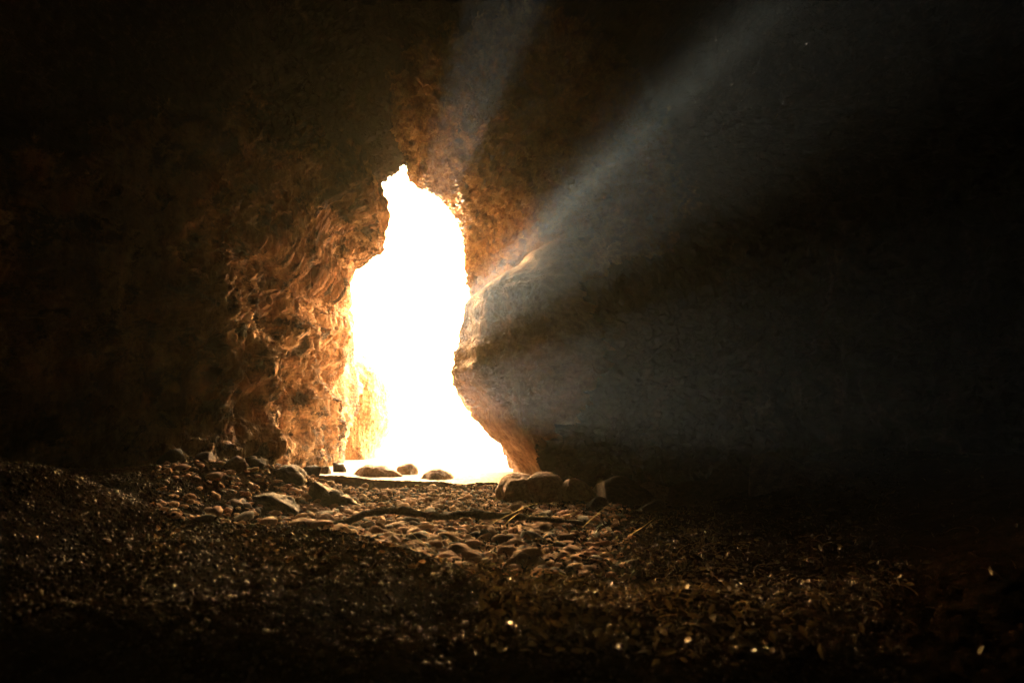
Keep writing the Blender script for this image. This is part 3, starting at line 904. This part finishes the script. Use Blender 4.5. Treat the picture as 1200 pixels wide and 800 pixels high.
def grass_curves(n, posf, lmin, lmax, bend=0.6):
    cs, ws = [], []
    for k in range(n):
        p = posf()
        if p is None: continue
        x, y = p
        z = float(ground_z(np.array([x]), np.array([y]))[0])
        L_ = random.uniform(lmin, lmax)
        a = random.uniform(0, 2 * math.pi)
        up = random.uniform(0.15, 1.0)
        t = np.linspace(0, 1, 6)
        bx = math.cos(a) * L_ * bend; by = math.sin(a) * L_ * bend
        c = np.stack([x + bx * t ** 1.4, y + by * t ** 1.4, z + L_ * up * (t - 0.55 * t ** 2.4)], -1)
        cs.append(c); ws.append(random.uniform(0.0008, 0.0019))
    return cs, ws
def g1():
    y = random.uniform(4.5, 9.0); px = random.gauss(650, 70)
    return (px - CX) / F * y, y
def g2():
    y = random.uniform(3.0, 8.5); px = 620 + abs(random.gauss(0, 210))
    return (px - CX) / F * y, y
cs, ws = grass_curves(260, g1, 0.06, 0.28, 0.9)
c2, w2 = grass_curves(1700, g2, 0.02, 0.11, 1.1)
V, Fq = blade_mesh(cs + c2, ws + w2)
o = mesh_np('dry_grass', V, Fq, M_grass)
tag(o, 'sparse dry grass on the ground at the right', 'grass', kind='stuff')

def leaf_scatter(name, pos, size, mat, tilt=0.9):
    n = len(pos)
    RTs = rot_batch(n, tilt)
    base = np.array([[-1, 0, 0], [-0.3, 0.42, 0.12], [0.5, 0.34, 0.16], [1, 0, 0], [0.5, -0.34, 0.1], [-0.3, -0.42, 0.14], [0.1, 0, -0.05]], float)
    fc = np.array([[0, 6, 1], [1, 6, 2], [2, 6, 3], [3, 6, 4], [4, 6, 5], [5, 6, 0]])
    V = np.einsum('nij,kj->nki', RTs, base) * size[:, None, None] + pos[:, None]
    Fc = (fc[None] + (np.arange(n) * 7)[:, None, None]).reshape(-1, 3)
    return mesh_np(name, V.reshape(-1, 3), Fc, mat, smooth=False)
n = 5000
lp = pick(n, lambda: (lambda y, px: ((px - CX) / F * y, y))(random.uniform(2.6, 9.5), 560 + abs(random.gauss(0, 230))))
lz = ground_z(lp[:, 0], lp[:, 1]) + rng.uniform(0.0, 0.06, n)
o = leaf_scatter('ground_cover', np.stack([lp[:, 0], lp[:, 1], lz], -1), rng.uniform(0.008, 0.028, n), M_leaf)
tag(o, 'low dark leafy ground cover over the right side of the floor', 'ground cover', kind='stuff')
n = 2600
lp = pick(n, lambda: (lambda y, px: ((px - CX) / F * y, y))(random.uniform(3.5, 10), random.uniform(180, 800)))
lz = ground_z(lp[:, 0], lp[:, 1]) + rng.uniform(0.01, 0.05, n)
o = leaf_scatter('leaf_litter', np.stack([lp[:, 0], lp[:, 1], lz], -1), rng.uniform(0.006, 0.022, n), M_litter, 0.7)
tag(o, 'brown leaf litter scattered over the cobbles and earth', 'leaf litter', kind='stuff')
# bleached leaves right of the root
bl = [(703, 616), (709, 612), (700, 621), (713, 619), (706, 624), (697, 627), (612, 625)]
for k, (a, b_) in enumerate(bl):
    p = at(a, b_, 6.1)
    o = leaf_scatter('bleached_leaf', np.zeros((1, 3)), np.array([0.032 - 0.003 * (k % 3)]), M_white, 0.9)
    o.location = p
    tag(o, 'bleached leaf in the pale cluster right of the dead root' if k < 6 else 'single bleached leaf just below the right half of the dead root', 'leaf', 'bleached leaves' if k < 6 else None)

# hanging rootlets on the upper walls and roof
nrm = grid_normals(PB)
i4 = np.argmin(np.abs(TAU - 4.25)); i8 = np.argmin(np.abs(TAU - 8.2))
cs, ws = [], []
cl = [(random.randrange(NTH), random.randrange(i4, i8)) for _ in range(260)]
for (i, j) in cl:
    if not (-35 < DEG[i] < 179): continue
    for q in range(random.randrange(5, 22)):
        ii = (i + int(random.gauss(0, 9))) % NTH; jj = min(max(j + int(random.gauss(0, 7)), i4), i8)
        p = PB[ii, jj]
        if p[1] > 11.2 or p[2] < 0.6: continue
        inw = np.array([-0.4 - p[0], 0, 2.0 - p[2]]); inw /= np.linalg.norm(inw) + 1e-6
        L_ = random.uniform(0.02, 0.075)
        t = np.linspace(0, 1, 5)[:, None]
        c = p - inw * 0.01 + inw * L_ * 0.5 * t + np.array([random.uniform(-.4, .4), random.uniform(-.2, .4), -1]) * L_ * t ** 1.8
        cs.append(c); ws.append(random.uniform(0.0015, 0.004))
V, Fq = blade_mesh(cs, ws)
o = mesh_np('rootlets', V, Fq, M_grass)
tag(o, 'thin dry rootlets and moss hanging from the roof and upper walls', 'rootlets', kind='stuff')

# dust motes drifting in the shafts of sun
M_mote = leaf_mat('dust_mote', (0.25, 0.24, 0.2), (0.4, 0.38, 0.32), 0.6)
nm = 520
yy = rng.uniform(2.6, 10.0, nm)
aa = np.radians(np.where(rng.random(nm) < 0.85, rng.uniform(26, 46, nm), rng.uniform(70, 76, nm)))
rr_ = rng.uniform(20, 170, nm) * 15.0 / yy
mx_, my_ = 420 + rr_ * np.cos(aa), 475 - rr_ * np.sin(aa)
mp_ = np.stack([(mx_ - CX) / F * yy, yy, CAMZ + (HY - my_) / F * yy], -1)
o = scatter_mesh('dust_motes', ico, mp_, (np.exp(rng.normal(0, 0.5, nm)) * 0.00085)[:, None] * np.ones((1, 3)), rot_batch(nm), [M_mote])
tag(o, 'tiny dust motes floating in the shafts of light', 'dust', kind='stuff')

# ------------------------------------------------------------------ dusty air of the cave
hz, nt, b = newmat('dusty_air')
nt.nodes.remove(b)
pv = N(nt, 'ShaderNodeVolumePrincipled')
pv.inputs['Color'].default_value = (0.0055, 0.0067, 0.0066, 1)
pv.inputs['Density'].default_value = 0.018
pv.inputs['Anisotropy'].default_value = 0.76
nt.links.new(pv.outputs[0], nt.nodes['Material Output'].inputs['Volume'])
x0, x1, y0, y1, z0, z1 = -1.8, 11, -12, 15.5, -3, 12
v = [(x0,y0,z0),(x1,y0,z0),(x1,y1,z0),(x0,y1,z0),(x0,y0,z1),(x1,y0,z1),(x1,y1,z1),(x0,y1,z1)]
f = [(0,3,2,1),(4,5,6,7),(0,1,5,4),(1,2,6,5),(2,3,7,6),(3,0,4,7)]
o = mesh_np('haze', v, f, hz, smooth=False)
tag(o, 'pale dust hanging in the air of the cave', 'haze', kind='stuff')
